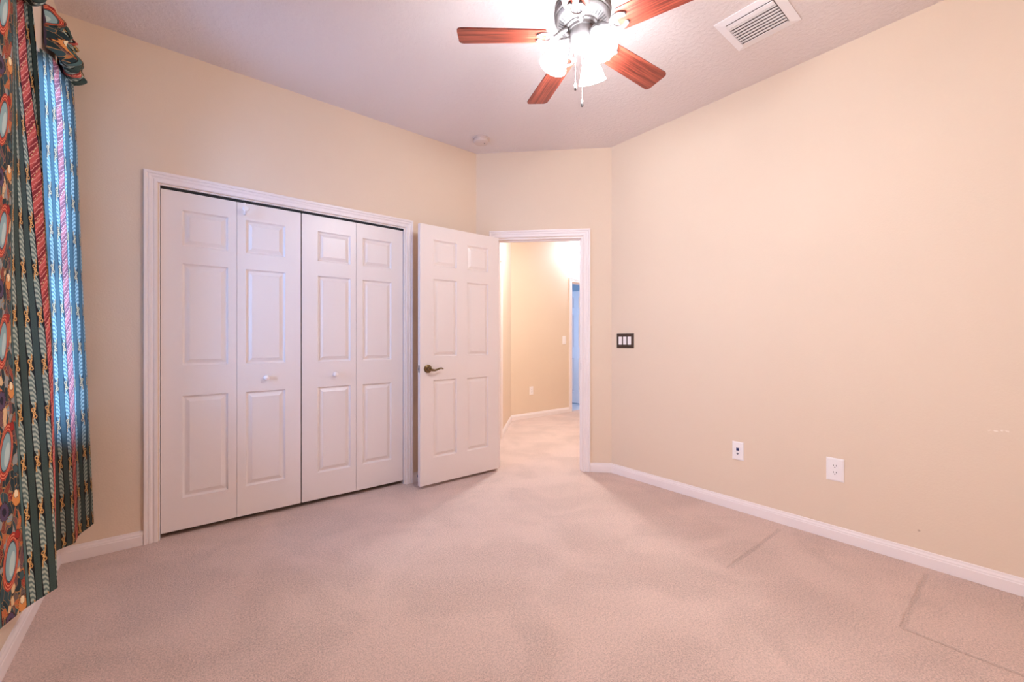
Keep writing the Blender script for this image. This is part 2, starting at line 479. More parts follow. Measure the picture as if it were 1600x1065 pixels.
for (x0, y0, x1, y1) in ((4.0, 4.79, 4.0, 5.5), (4.0, 7.3, 4.0, 8.0), (4.0, 8.0, 7.6, 8.0), (7.6, 8.0, 7.6, 4.79)):
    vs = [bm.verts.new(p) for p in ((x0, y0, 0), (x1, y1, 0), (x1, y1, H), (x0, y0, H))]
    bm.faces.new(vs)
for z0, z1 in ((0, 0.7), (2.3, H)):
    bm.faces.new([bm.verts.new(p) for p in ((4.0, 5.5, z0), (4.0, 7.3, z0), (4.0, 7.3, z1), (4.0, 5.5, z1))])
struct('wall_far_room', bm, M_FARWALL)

# floors and ceiling
bm = B()
out = [(XL - T, YF - T), (6.6, YF - T), (6.6, 4.72), (3.6, 4.72), (3.6, 4.2), (XL - T, 4.0)]
out = [(XL - T, YF - T), (6.7, YF - T), (6.7, 4.73), (XL - T, 4.73)]
bm.faces.new([bm.verts.new((x, y, 0)) for x, y in out])
struct('floor', bm, M_CARPET)
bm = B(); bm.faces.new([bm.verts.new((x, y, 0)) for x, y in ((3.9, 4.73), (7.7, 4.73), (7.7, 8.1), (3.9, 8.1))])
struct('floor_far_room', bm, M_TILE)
bm = B(); box(bm, XL - T, 7.7, YF - T, 8.1, H, H + 0.1); struct('ceiling', bm, M_CEIL)

# closet interior
bm = B()
Yk = YC + T
for P in ([(CL0 - 0.1, Yk, 0), (CL0 - 0.1, 3.80, 0), (CL0 - 0.1, 3.80, 2.5), (CL0 - 0.1, Yk, 2.5)],
          [(CL1 + 0.1, Yk, 0), (CL1 + 0.1, 3.80, 0), (CL1 + 0.1, 3.80, 2.5), (CL1 + 0.1, Yk, 2.5)],
          [(CL0 - 0.1, 3.80, 0), (CL1 + 0.1, 3.80, 0), (CL1 + 0.1, 3.80, 2.5), (CL0 - 0.1, 3.80, 2.5)],
          [(CL0 - 0.1, Yk, 2.5), (CL1 + 0.1, Yk, 2.5), (CL1 + 0.1, 3.80, 2.5), (CL0 - 0.1, 3.80, 2.5)]):
    bm.faces.new([bm.verts.new(p) for p in P])
struct('wall_closet', bm, M_CLOSET)

# ------------------------------------------------------------------ trim
CAS = [(0, 0), (0, .010), (.004, .0135), (.015, .0135), (.019, .0105), (.026, .0115), (.031, .0155), (.039, .016), (.043, .0125), (.048, .0185), (.058, .0195), (.062, .016), (.062, 0)]
def casing(bm, F, x0, x1, zt, y0=0.0, sgn=1.0, rev=0.004):
    cols = []
    for a_, d in CAS:
        a_ += rev; y = y0 + sgn * (d + 0.0006)
        cols.append([bm.verts.new(F @ Vector(p)) for p in ((x0 - a_, y, 0.001), (x0 - a_, y, zt + a_), (x1 + a_, y, zt + a_), (x1 + a_, y, 0.001))])
    for i in range(len(cols)):
        A, C = cols[i], cols[(i + 1) % len(cols)]
        for k in range(3): bm.faces.new((A[k], A[k + 1], C[k + 1], C[k]))
def jamb(bm, F, x0, x1, zt, th, jt=0.012):
    box(bm, x0 - 0.0, x0 + jt, -th, 0.0, 0.001, zt, F); box(bm, x1 - jt, x1, -th, 0.0, 0.001, zt, F)
    box(bm, x0 + jt, x1 - jt, -th, 0.0, zt - jt, zt, F)

bm = B(); casing(bm, F_CL, -CL1, -CL0, CLZ); jamb(bm, F_CL, -CL1, -CL0, CLZ, T, 0.006); struct('trim_1', bm, M_TRIM)
bm = B(); casing(bm, F_DG, D0, D1, DZ); casing(bm, F_DG, D0, D1, DZ, -T, -1); jamb(bm, F_DG, D0, D1, DZ, T)
box(bm, D0 + 0.012, D0 + 0.022, -0.075, -0.04, 0.001, DZ - 0.012, F_DG); box(bm, D1 - 0.022, D1 - 0.012, -0.075, -0.04, 0.001, DZ - 0.012, F_DG)
box(bm, D0 + 0.022, D1 - 0.022, -0.075, -0.04, DZ - 0.022, DZ - 0.012, F_DG)
t2 = struct('trim_2', bm, M_TRIM)
bm = B(); box(bm, D0 + 0.0122, D0 + 0.0142, -0.033, -0.007, 0.895, 0.955, F_DG); sp = link('strike_plate', bm, M_STEEL, t2)
bm = B(); casing(bm, F_HL, E0, E1, EZ); jamb(bm, F_HL, E0, E1, EZ, T); struct('trim_3', bm, M_TRIM)
bm = B(); casing(bm, F_HB, -G1, -G0, GZ); jamb(bm, F_HB, -G1, -G0, GZ, T); struct('trim_4', bm, M_TRIM)

BASE = [(0.0005, 0.001), (.014, 0.001), (.014, .052), (.0115, .056), (.0115, .062), (.007, .070), (.006, .078), (0.0005, .081)]
def baseboard(name, pts):
    """pts: plan polyline, the room lies to the left of travel"""
    pts = [Vector((x, y)) for x, y in pts]; bm = B(); rows = []
    for i, p in enumerate(pts):
        ns = []
        if i > 0: d = (pts[i] - pts[i - 1]).normalized(); ns.append(Vector((-d.y, d.x)))
        if i < len(pts) - 1: d = (pts[i + 1] - pts[i]).normalized(); ns.append(Vector((-d.y, d.x)))
        if len(ns) == 2:
            n = (ns[0] + ns[1]).normalized(); n = n / n.dot(ns[0])
        else: n = ns[0]
        rows.append([bm.verts.new((p.x + n.x * a_, p.y + n.y * a_, z)) for a_, z in BASE])
    for A, C in zip(rows[:-1], rows[1:]):
        for k in range(len(BASE)): bm.faces.new((A[k], A[(k + 1) % len(BASE)], C[(k + 1) % len(BASE)], C[k]))
    bm.faces.new(rows[0]); bm.faces.new(rows[-1])
    return struct(name, bm, M_TRIM)
def dg(t): return (BX - S2 * t, BY + S2 * t)
def hl(t): return (HBX - S2 * t, HBY - S2 * t)
CW = 0.0665
baseboard('baseboard_right', [(XR, YF), (XR, BY), dg(D0 - CW)])
baseboard('baseboard_back', [dg(D1 + CW), (AX, AY), (CL1 + CW, YC)])
baseboard('baseboard_left', [(CL0 - CW, YC), (XL, YC), (XL, YF)])
baseboard('baseboard_front', [(XL + 0.02, YF), (XR - 0.02, YF)])
baseboard('baseboard_hall', [(G0 - CW, HBY), (HBX, HBY), hl(E0 - CW)])

# ------------------------------------------------------------------ panelled doors
def panel_slab(bm, w, h, th, xs, zs, M=I4, z0=0.0):
    """front at y=0 facing -y, back at y=th; xs, zs: lists of panel spans"""
    gx = sorted({0.0, w, *[v for q in xs for v in q]}); gz = sorted({z0, h, *[v for q in zs for v in q]})
    for side in (0, 1):
        def P(x, y, z): return M @ Vector((x, y if side == 0 else th - y, z))
        for i in range(len(gx) - 1):
            for k in range(len(gz) - 1):
                a_, b_, c_, d_ = gx[i], gx[i + 1], gz[k], gz[k + 1]
                ispan = any(abs(q[0] - a_) < 1e-6 and abs(q[1] - b_) < 1e-6 for q in xs) and any(abs(q[0] - c_) < 1e-6 and abs(q[1] - d_) < 1e-6 for q in zs)
                if not ispan:
                    bm.faces.new([bm.verts.new(P(x, 0, z)) for x, z in ((a_, c_), (b_, c_), (b_, d_), (a_, d_))]); continue
                prev = None
                for off, dep in ((0, 0), (.003, .006), (.009, .0125), (.014, .0125), (.034, .003), (.0352, .0018)):
                    ring = [bm.verts.new(P(x, dep, z)) for x, z in ((a_ + off, c_ + off), (b_ - off, c_ + off), (b_ - off, d_ - off), (a_ + off, d_ - off))]
                    if prev:
                        for j in range(4): bm.faces.new((prev[j], prev[(j + 1) % 4], ring[(j + 1) % 4], ring[j]))
                    prev = ring
                bm.faces.new(prev)
    for (x, y, z, q) in ((0, 0, 0, 'x'), (w, 0, 0, 'x')):
        bm.faces.new([bm.verts.new(M @ Vector(p)) for p in ((x, 0, z0), (x, th, z0), (x, th, h), (x, 0, h))])
    for z in (z0, h):
        bm.faces.new([bm.verts.new(M @ Vector(p)) for p in ((0, 0, z), (w, 0, z), (w, th, z), (0, th, z))])
    bmesh.ops.remove_doubles(bm, verts=bm.verts[:], dist=1e-5)

# bifold closet doors: two linked pairs, four leaves
ZP = [(0.185, 0.79), (0.97, 1.577), (1.68, 1.892)]
LW = (CL1 - CL0 - 0.012 - 0.010) / 4
def bifold(name, label, X0, tilt, knob_leaf):
    root = thing(name, label, 'closet door', (X0, YC + 0.016, 0.031)); root['kind'] = 'thing'
    for i in range(2):
        xs = [(0.098, 0.098 + 0.226)] if (i == 0) == (X0 < 0.5) or False else [(0.047, 0.047 + 0.226)]
        # outer stile wide next to the jamb on the left pair, next to the meeting line on each knob leaf
        if X0 < 0.5: xs = [(0.098, 0.324)] if i == 0 else [(0.047, 0.273)]
        else: xs = [(0.102, 0.328)] if i == 0 else [(0.047, 0.273)]
        bm = B(); panel_slab(bm, LW - 0.002, 1.998, 0.034, xs, ZP)
        leaf = link('door_leaf', bm, M_DOOR, root, loc=(i * LW, 0, 0))
        if i == knob_leaf:
            bm = B()
            lathe(bm, [(0, 0), (.009, 0), (.008, .010), (.0095, .014), (.0165, .020), (.0185, .027), (.0165, .034), (.009, .039), (0, .040)], 24, Matrix.Rotation(PI / 2, 4, 'X'), False)
            k = link('knob', bm, M_PLASTIC, leaf, True, loc=((xs[0][0] + xs[0][1]) / 2, -0.0003, 0.877)); k['label'] = 'round white knob'
    return root
bifold('bifold_door', 'left pair of white panelled bifold closet doors, hook hanging over its top', CL0 + 0.008, 0, 1)
bifold('bifold_door', 'right pair of white panelled bifold closet doors, next to the open bedroom door', CL0 + 0.008 + 2 * LW + 0.006, 0, 0)

# closet head track, gap shade above the doors put into its dark colour
bm = B(); box(bm, -CL1 + 0.007, -CL0 - 0.007, -0.055, -0.012, CLZ - 0.018, CLZ - 0.0065, F_CL); struct('trim_5', bm, M_DARK)

# white hook over the closet door
hk = thing('over_door_hook', 'small white plastic hook hung over the top of the left closet doors', 'hook', (0.352, YC + 0.016, 2.0295))
bm = B(); box(bm, -0.006, 0.006, -0.0025, -0.0006, -0.078, 0.003); box(bm, -0.006, 0.006, -0.0025, 0.036, 0.0005, 0.0025); link('strap', bm, M_PLASTIC, hk)
bm = B(); tube(bm, [(0, -.002, -.072), (0, -.02, -.077), (0.001, -.040, -.070), (0.002, -.052, -.055)], [.006, .006, .0065, .007], 12); 
lathe(bm, [(0, -.006), (.014, -.006), (.020, 0), (.014, .006), (0, .006)], 20, Matrix.Translation((0.002, -.056, -.050)) @ Matrix.Rotation(PI / 2.3, 4, 'X'), False)
link('peg', bm, M_PLASTIC, hk, True)

# bedroom door, standing open in front of the closet wall; front face looks at the room
DW, DH, DT = 0.758, 2.032, 0.035
DX0, DYF = 1.474, 2.948
six_x = [(0.114, 0.114 + 0.214), (0.430, 0.430 + 0.214)]
six_z = [(0.205, 0.816), (1.002, 1.612), (1.716, 1.922)]
bm = B(); panel_slab(bm, DW, DH, DT, six_x, six_z)
door = link('door_1', bm, M_DOOR, loc=(DX0, DYF, 0.024)); door['kind'] = 'structure'
RX = Matrix.Rotation(PI / 2, 4, 'X')
hz = 0.906
bm = B()
lathe(bm, [(0, 0.0004), (.033, 0.0004), (.033, .004), (.029, .008), (.020, .010), (.016, .012), (.013, .020), (.012, .045), (0, .046)], 28, RX, False)
handle = link('door_handle', bm, M_BRASS, door, True, loc=(0.066, 0, hz)); handle['label'] = 'antique brass lever handle'
bm = B()
tube(bm, [(-.004, -.045, 0), (.015, -.048, -.008), (.035, -.048, -.011), (.058, -.046, -.006), (.080, -.044, .002), (.098, -.043, .0035), (.113, -.044, -.003)], [.011, .010, .008, .0072, .0068, .006, .004], 12)
link('lever', bm, M_BRASS, handle, True)
bm = B(); box(bm, -0.0016, 0.0003, 0.006, 0.029, hz - 0.028, hz + 0.029); box(bm, -0.009, -0.0016, 0.0115, 0.0235, hz - 0.010, hz + 0.010)
link('latch_plate', bm, M_STEEL, door)
bm = B()
lathe(bm, [(0, 0.0004), (.033, 0.0004), (.033, .004), (.029, .008), (.013, .012), (.012, .045), (0, .046)], 28, Matrix.Translation((0.066, DT, hz)) @ Matrix.Rotation(-PI / 2, 4, 'X'), False)
link('rear_rosette', bm, M_BRASS, door, True)
for z in (0.19, 1.0, 1.80):
    bm = B(); lathe(bm, [(0, -.045), (.006, -.045), (.006, .045), (0, .045)], 14, Matrix.Translation((DW + 0.005, DT - 0.002, z)), False)
    link('hinge', bm, M_STEEL, door, True)

# hall doors
bm = B(); M2 = F_HL @ Matrix.Translation((E1 - 0.013, -0.045, 0)) @ Matrix.Rotation(PI, 4, 'Z')
panel_slab(bm, E1 - E0 - 0.026, EZ - 0.015, DT, six_x, six_z, M2, 0.012); struct('door_2', bm, M_DOOR)
bm = B(); ang = math.radians(96)
M3 = Matrix.Translation((G1 - 0.03, HBY + T + 0.012, 0.02)) @ Matrix.Rotation(ang, 4, 'Z')
panel_slab(bm, DW, DH, DT, six_x, six_z, M3); d3 = struct('door_3', bm, M_DOOR)

# door stop on the baseboard behind the open door
ds = thing('door_stop', 'spring door stop with black tip behind the open door', 'door stop', (1.545, YC - 0.0145, 0.05))
bm = B(); lathe(bm, [(0, 0), (.011, 0), (.010, .006), (.005, .009), (.0045, .012)] + [(.0055 if i % 2 else .0042, .012 + i * .0028) for i in range(24)] + [(.0045, .082), (0, .082)], 16, RX, False)
link('spring', bm, M_STEEL, ds, True)
bm = B(); lathe(bm, [(0, .080), (.008, .080), (.009, .086), (.009, .096), (.006, .100), (0, .100)], 16, RX, False)
link('tip', bm, M_RUBBER, ds, True)

# ------------------------------------------------------------------ window behind the curtains
bm = B()
F = F_LF
fw = 0.045
for (a_, b_, c_, d_) in ((-WY1, -WY0, WZ0, WZ0 + fw), (-WY1, -WY0, WZ1 - fw, WZ1), (-WY1, -WY1 + fw, WZ0 + fw, WZ1 - fw), (-WY0 - fw, -WY0, WZ0 + fw, WZ1 - fw), (-WY1 + fw, -WY0 - fw, 1.52, 1.56), (-(WY0 + WY1) / 2 - .02, -(WY0 + WY1) / 2 + .02, WZ0 + fw, 1.52), (-(WY0 + WY1) / 2 - .02, -(WY0 + WY1) / 2 + .02, 1.56, WZ1 - fw)):
    box(bm, a_, b_, -0.09, -0.05, c_, d_, F)
win = struct('window_1', bm, M_TRIM)
bm = B(); box(bm, -WY1 + fw, -WY0 - fw, -0.072, -0.068, WZ0 + fw, WZ1 - fw, F); link('pane', bm, M_GLASS, win)
bm = B(); box(bm, -WY1 - 0.0, -WY0 + 0.0, -0.05, 0.018, WZ0 - 0.02, WZ0, F, 0.004); link('window_sill', bm, M_TRIM, win)

V0, V1 = -0.72, 0.52  # opening of the unseen window added for the fill light
bm = B()
for (a_, b_, c_, d_) in ((V0, V1, WZ0, WZ0 + fw), (V0, V1, WZ1 - fw, WZ1), (V0, V0 + fw, WZ0 + fw, WZ1 - fw), (V1 - fw, V1, WZ0 + fw, WZ1 - fw), (V0 + fw, V1 - fw, 1.52, 1.56)):
    box(bm, a_, b_, -0.09, -0.05, c_, d_, F)
fill_win = struct('added_fill_window', bm, M_TRIM)  # made-up window out of view, goes with the added fill light
bm = B(); box(bm, V0 + fw, V1 - fw, -0.072, -0.068, WZ0 + fw, WZ1 - fw, F); link('pane', bm, M_GLASS, fill_win)
bm = B(); box(bm, V0, V1, -0.05, 0.018, WZ0 - 0.02, WZ0, F, 0.004); link('window_sill', bm, M_TRIM, fill_win)

# ------------------------------------------------------------------ curtains
# plan of each curtain at several heights: (z, [(x, y) along the cloth])
def curtain_near():
    S = [-0.62, -0.54, -0.46, -0.38, -0.3, -0.22, -0.14, -0.06, 0.0, 0.16, 0.18, 0.21, 0.24, 0.27, 0.3, 0.33, 0.385, 0.46, 0.52, 0.6]
    R = [
        (2.420, [(-0.446, 1.86), (-0.428, 1.88), (-0.447, 1.91), (-0.429, 1.94), (-0.449, 1.97), (-0.433, 2.0), (-0.453, 2.04), (-0.452, 2.08), (-0.457, 2.14), (-0.438, 2.24), (-0.439, 2.25), (-0.443, 2.275), (-0.446, 2.295), (-0.45, 2.32), (-0.453, 2.345), (-0.455, 2.36), (-0.439, 2.375), (-0.414, 2.37), (-0.444, 2.39), (-0.435, 2.4)]),
        (2.185, [(-0.446, 1.86), (-0.428, 1.88), (-0.447, 1.91), (-0.429, 1.94), (-0.449, 1.97), (-0.433, 2.0), (-0.453, 2.04), (-0.452, 2.08), (-0.457, 2.14), (-0.439, 2.24), (-0.44, 2.25), (-0.444, 2.275), (-0.446, 2.295), (-0.449, 2.32), (-0.451, 2.345), (-0.449, 2.36), (-0.428, 2.375), (-0.398, 2.37), (-0.428, 2.39), (-0.435, 2.4)]),
        (1.825, [(-0.446, 1.86), (-0.428, 1.88), (-0.447, 1.91), (-0.429, 1.94), (-0.449, 1.97), (-0.433, 2.0), (-0.453, 2.04), (-0.452, 2.08), (-0.457, 2.14), (-0.441, 2.24), (-0.441, 2.25), (-0.445, 2.275), (-0.441, 2.295), (-0.44, 2.32), (-0.433, 2.345), (-0.424, 2.36), (-0.394, 2.375), (-0.39, 2.37), (-0.42, 2.39), (-0.435, 2.4)]),
        (1.465, [(-0.446, 1.86), (-0.428, 1.88), (-0.447, 1.91), (-0.429, 1.94), (-0.449, 1.97), (-0.433, 2.0), (-0.453, 2.04), (-0.452, 2.08), (-0.457, 2.14), (-0.444, 2.24), (-0.444, 2.25), (-0.443, 2.275), (-0.435, 2.295), (-0.426, 2.32), (-0.416, 2.345), (-0.403, 2.36), (-0.377, 2.375), (-0.378, 2.37), (-0.408, 2.39), (-0.435, 2.4)]),
        (1.177, [(-0.446, 1.86), (-0.428, 1.88), (-0.447, 1.91), (-0.429, 1.94), (-0.449, 1.97), (-0.433, 2.0), (-0.453, 2.04), (-0.452, 2.08), (-0.457, 2.14), (-0.444, 2.24), (-0.443, 2.25), (-0.434, 2.275), (-0.422, 2.295), (-0.41, 2.32), (-0.397, 2.345), (-0.381, 2.36), (-0.365, 2.375), (-0.368, 2.37), (-0.398, 2.39), (-0.435, 2.4)]),
        (0.937, [(-0.446, 1.86), (-0.428, 1.88), (-0.447, 1.91), (-0.429, 1.94), (-0.449, 1.97), (-0.433, 2.0), (-0.453, 2.04), (-0.452, 2.08), (-0.457, 2.14), (-0.435, 2.24), (-0.434, 2.25), (-0.424, 2.275), (-0.41, 2.295), (-0.397, 2.32), (-0.383, 2.345), (-0.368, 2.36), (-0.362, 2.375), (-0.368, 2.37), (-0.398, 2.39), (-0.435, 2.4)]),
        (0.625, [(-0.446, 1.86), (-0.428, 1.88), (-0.447, 1.91), (-0.429, 1.94), (-0.449, 1.97), (-0.433, 2.0), (-0.453, 2.04), (-0.452, 2.08), (-0.457, 2.14), (-0.424, 2.24), (-0.421, 2.25), (-0.41, 2.275), (-0.395, 2.295), (-0.382, 2.32), (-0.369, 2.345), (-0.36, 2.36), (-0.357, 2.375), (-0.368, 2.37), (-0.398, 2.39), (-0.435, 2.4)]),
        (0.200, [(-0.446, 1.86), (-0.428, 1.88), (-0.447, 1.91), (-0.429, 1.94), (-0.449, 1.97), (-0.433, 2.0), (-0.453, 2.04), (-0.452, 2.08), (-0.442, 2.14), (-0.407, 2.24), (-0.401, 2.25), (-0.39, 2.275), (-0.376, 2.295), (-0.363, 2.32), (-0.347, 2.345), (-0.349, 2.36), (-0.355, 2.375), (-0.368, 2.37), (-0.398, 2.39), (-0.435, 2.4)]),
    ]
    return S, R

def curtain_far():
    S = [0.21, 0.24, 0.27, 0.3, 0.33, 0.385, 0.415, 0.445, 0.475, 0.505, 0.535, 0.6, 0.66]
    R = [
        (2.450, [(-0.471, 2.76), (-0.458, 2.775), (-0.449, 2.79), (-0.445, 2.805), (-0.434, 2.82), (-0.425, 2.9), (-0.426, 2.95), (-0.418, 2.98), (-0.409, 3.01), (-0.404, 3.04), (-0.396, 3.05), (-0.416, 3.085), (-0.44, 3.1)]),
        (2.200, [(-0.465, 2.76), (-0.45, 2.775), (-0.441, 2.79), (-0.433, 2.805), (-0.422, 2.82), (-0.413, 2.9), (-0.413, 2.95), (-0.405, 2.98), (-0.395, 3.01), (-0.39, 3.04), (-0.385, 3.05), (-0.405, 3.085), (-0.44, 3.1)]),
        (1.460, [(-0.444, 2.76), (-0.433, 2.775), (-0.421, 2.79), (-0.413, 2.805), (-0.403, 2.82), (-0.394, 2.9), (-0.394, 2.95), (-0.385, 2.98), (-0.375, 3.01), (-0.368, 3.04), (-0.364, 3.05), (-0.384, 3.085), (-0.44, 3.1)]),
        (0.940, [(-0.432, 2.76), (-0.421, 2.775), (-0.409, 2.79), (-0.396, 2.805), (-0.383, 2.82), (-0.374, 2.9), (-0.377, 2.95), (-0.367, 2.98), (-0.355, 3.01), (-0.351, 3.04), (-0.346, 3.05), (-0.366, 3.085), (-0.44, 3.1)]),
        (0.560, [(-0.421, 2.76), (-0.409, 2.775), (-0.395, 2.79), (-0.381, 2.805), (-0.37, 2.82), (-0.368, 2.9), (-0.366, 2.95), (-0.356, 2.98), (-0.343, 3.01), (-0.34, 3.04), (-0.334, 3.05), (-0.354, 3.085), (-0.44, 3.1)]),
        (0.200, [(-0.413, 2.76), (-0.399, 2.775), (-0.384, 2.79), (-0.368, 2.805), (-0.36, 2.82), (-0.362, 2.9), (-0.352, 2.95), (-0.342, 2.98), (-0.332, 3.01), (-0.328, 3.04), (-0.322, 3.05), (-0.342, 3.085), (-0.44, 3.1)]),
    ]
    return S, R

def cloth(name, S, rows, parent, ns=150, nz=160, off=0.0, m=None):
    """S: cloth abscissae; rows: [(z, [(X, Y)...])] top to bottom; smooth loft with uv in metres"""
    S = np.array(S); zs = np.array([r[0] for r in rows]); G = np.array([r[1] for r in rows])   # rows x cols x 2
    sd = np.linspace(S[0], S[-1], ns); zd = np.linspace(zs[0], zs[-1], nz)
    A1 = np.zeros((len(zs), ns, 2))
    for i in range(len(zs)):
        for k in range(2): A1[i, :, k] = np.interp(sd, S, G[i, :, k])
    A2 = np.zeros((nz, ns, 2))
    for j in range(ns):
        for k in range(2): A2[:, j, k] = np.interp(zd[::-1], zs[::-1], A1[::-1, j, k])[::-1]
    for it in range(10):
        A2[:, 1:-1] = 0.25 * A2[:, :-2] + 0.5 * A2[:, 1:-1] + 0.25 * A2[:, 2:] if it < 3 else A2[:, 1:-1]
        A2[1:-1] = 0.25 * A2[:-2] + 0.5 * A2[1:-1] + 0.25 * A2[2:]
    bm = B(); uvl = bm.loops.layers.uv.new('UVMap'); vs = []
    for i in range(nz):
        row = []
        for j in range(ns):
            row.append(bm.verts.new((A2[i, j, 0], A2[i, j, 1], zd[i] + off * 0)))
        vs.append(row)
    for i in range(nz - 1):
        for j in range(ns - 1):
            f = bm.faces.new((vs[i][j], vs[i][j + 1], vs[i + 1][j + 1], vs[i + 1][j]))
            for lp, (ii, jj) in zip(f.loops, ((i, j), (i, j + 1), (i + 1, j + 1), (i + 1, j))):
                lp[uvl].uv = (sd[jj], (2.75 - zd[ii]) + off)
    o = link(name, bm, m or M_FAB, parent, True)
    return o

def pouf(name, parent, y0, y1, xw, prof, seed, u0):
    """gathered heading: profile (X, z) swept along y with crumples, closed at both ends"""
    rnd_ = random.Random(seed); ny, n = 70, len(prof)
    P = np.array(prof); d = np.concatenate([[0], np.cumsum(np.hypot(*np.diff(P, axis=0).T))])
    m_ = 90; t = np.linspace(0, d[-1], m_); px_ = np.interp(t, d, P[:, 0]); pz_ = np.interp(t, d, P[:, 1])
    for it in range(4):
        px_[1:-1] = .25 * px_[:-2] + .5 * px_[1:-1] + .25 * px_[2:]; pz_[1:-1] = .25 * pz_[:-2] + .5 * pz_[1:-1] + .25 * pz_[2:]
    ph = [rnd_.uniform(0, 6.28) for _ in range(8)]
    bm = B(); uvl = bm.loops.layers.uv.new('UVMap'); vs = []
    for i in range(ny):
        q = i / (ny - 1); y = y0 + (y1 - y0) * q
        e = min(1.0, (min(q, 1 - q) / 0.16)); e = math.sqrt(max(0.0, 1 - (1 - e) ** 2)) * 0.86 + 0.14
        row = []
        for k in range(m_):
            s = k / (m_ - 1)
            amp = math.sin(PI * s) ** 0.5
            w = math.sin(26 * q + 5.0 * math.sin(5 * s + ph[0]) + ph[1]) * 0.012 + math.sin(47 * q + 9 * s + ph[2]) * 0.006 + math.sin(11 * s * PI + 8 * q + ph[3]) * 0.006
            zz = pz_[k] + amp * math.sin(17 * q + 4 * s + ph[4]) * 0.010
            zz = 2.56 + (zz - 2.56) * (0.80 + 0.20 * e)
            xx = xw + (px_[k] - xw) * e + amp * w * e
            row.append(bm.verts.new((max(xw + 0.002, xx), y, zz)))
        vs.append(row)
    for i in range(ny - 1):
        for k in range(m_ - 1):
            f = bm.faces.new((vs[i][k], vs[i + 1][k], vs[i + 1][k + 1], vs[i][k + 1]))
            for lp, (ii, kk) in zip(f.loops, ((i, k), (i + 1, k), (i + 1, k + 1), (i, k + 1))):
                lp[uvl].uv = (u0 + 1.6 * (y1 - y0) * ii / (ny - 1), d[-1] * kk / (m_ - 1))
    bm.faces.new([r[0] for r in vs] + [r[-1] for r in reversed(vs)])
    for R in (vs[0], vs[-1]): bm.faces.new(R)
    return link(name, bm, M_FAB, parent, True)

LAB = 'floral and striped '
c1 = thing('curtain', 'floral and striped curtain nearest the camera, cut by the left picture edge', 'curtain', (XL + 0.05, 2.2, 0.2))
c2 = thing('curtain', 'striped curtain panel lit blue by the window, beside the closet wall corner', 'curtain', (XL + 0.05, 2.9, 0.2))
for c_ in (c1, c2): c_['group'] = 'curtains at the window'
def local(o, root):
    o.location = -root.location
    return o
S1, R1 = curtain_near()
local(cloth('panel', S1, R1, c1, 220, 160), c1)
S2_, R2 = curtain_far()
local(cloth('panel', S2_, R2, c2, 170, 160, 0.06, M_FABT), c2)
W_ = XL + 0.003
PF = [(W_ + .01, 2.735), (W_ + .030, 2.728), (W_ + .052, 2.69), (W_ + .078, 2.635), (W_ + .052, 2.618), (W_ + .030, 2.612), (W_ + .062, 2.595), (W_ + .088, 2.545), (W_ + .104, 2.49), (W_ + .090, 2.462), (W_ + .066, 2.45), (W_ + .05, 2.46), (W_ + .04, 2.49)]
local(pouf('heading', c1, 1.84, 2.37, W_, [(x, z - .055) for x, z in PF], 3, 0.05), c1)
local(pouf('heading', c2, 2.80, 3.09, W_, [(x, 2.45 + (z - 2.45) * .84) for x, z in PF], 5, 0.10), c2)
# ------------------------------------------------------------------ ceiling fan
FX, FY = 1.429, 1.262
ZB = 2.514                               # blade plane
fan = thing('ceiling_fan', 'pewter ceiling fan with cherry blades and lit glass lamp shades', 'ceiling fan', (FX, FY, H))
def fz(z): return z - H                  # local height
bm = B(); lathe(bm, [(0, -.0005), (.066, -.0005), (.068, -.012), (.060, -.040), (.040, -.062), (.018, -.070), (0, -.070)], 40, I4, False)
link('canopy', bm, M_PEWTER, fan, True)
bm = B(); lathe(bm, [(0, -.066), (.013, -.066), (.013, fz(2.70)), (0, fz(2.70))], 20, I4, False); link('downrod', bm, M_PEWTER, fan, True)
bm = B()
lathe(bm, [(0, fz(2.705)), (.030, fz(2.705)), (.055, fz(2.698)), (.085, fz(2.685)), (.112, fz(2.665)), (.122, fz(2.655)), (.125, fz(2.648)), (.121, fz(2.643)), (.126, fz(2.636)), (.128, fz(2.622)), (.124, fz(2.617)), (.127, fz(2.611)), (.126, fz(2.598)), (.120, fz(2.594)), (.122, fz(2.588)), (.117, fz(2.578)),
           (.112, fz(2.574)), (.080, fz(2.556)), (.076, fz(2.556)), (.074, fz(2.549)), (.066, fz(2.546)), (.064, fz(2.534)), (0, fz(2.534))], 64, I4, False)
housing = link('motor_housing', bm, M_PEWTER, fan, True)
bm = B()
for i in range(40):
    a_ = 2 * PI * i / 40
    box(bm, .084, .108, -.0030, .0030, -.0012, .0012, Matrix.Rotation(a_, 4, 'Z') @ Matrix.Translation((0, 0, fz(2.5655))) @ Matrix.Translation((.096, 0, 0)) @ Matrix.Rotation(-0.51, 4, 'Y') @ Matrix.Translation((-.096, 0, 0)))
link('vent_slots', bm, M_PEWTERD, housing)
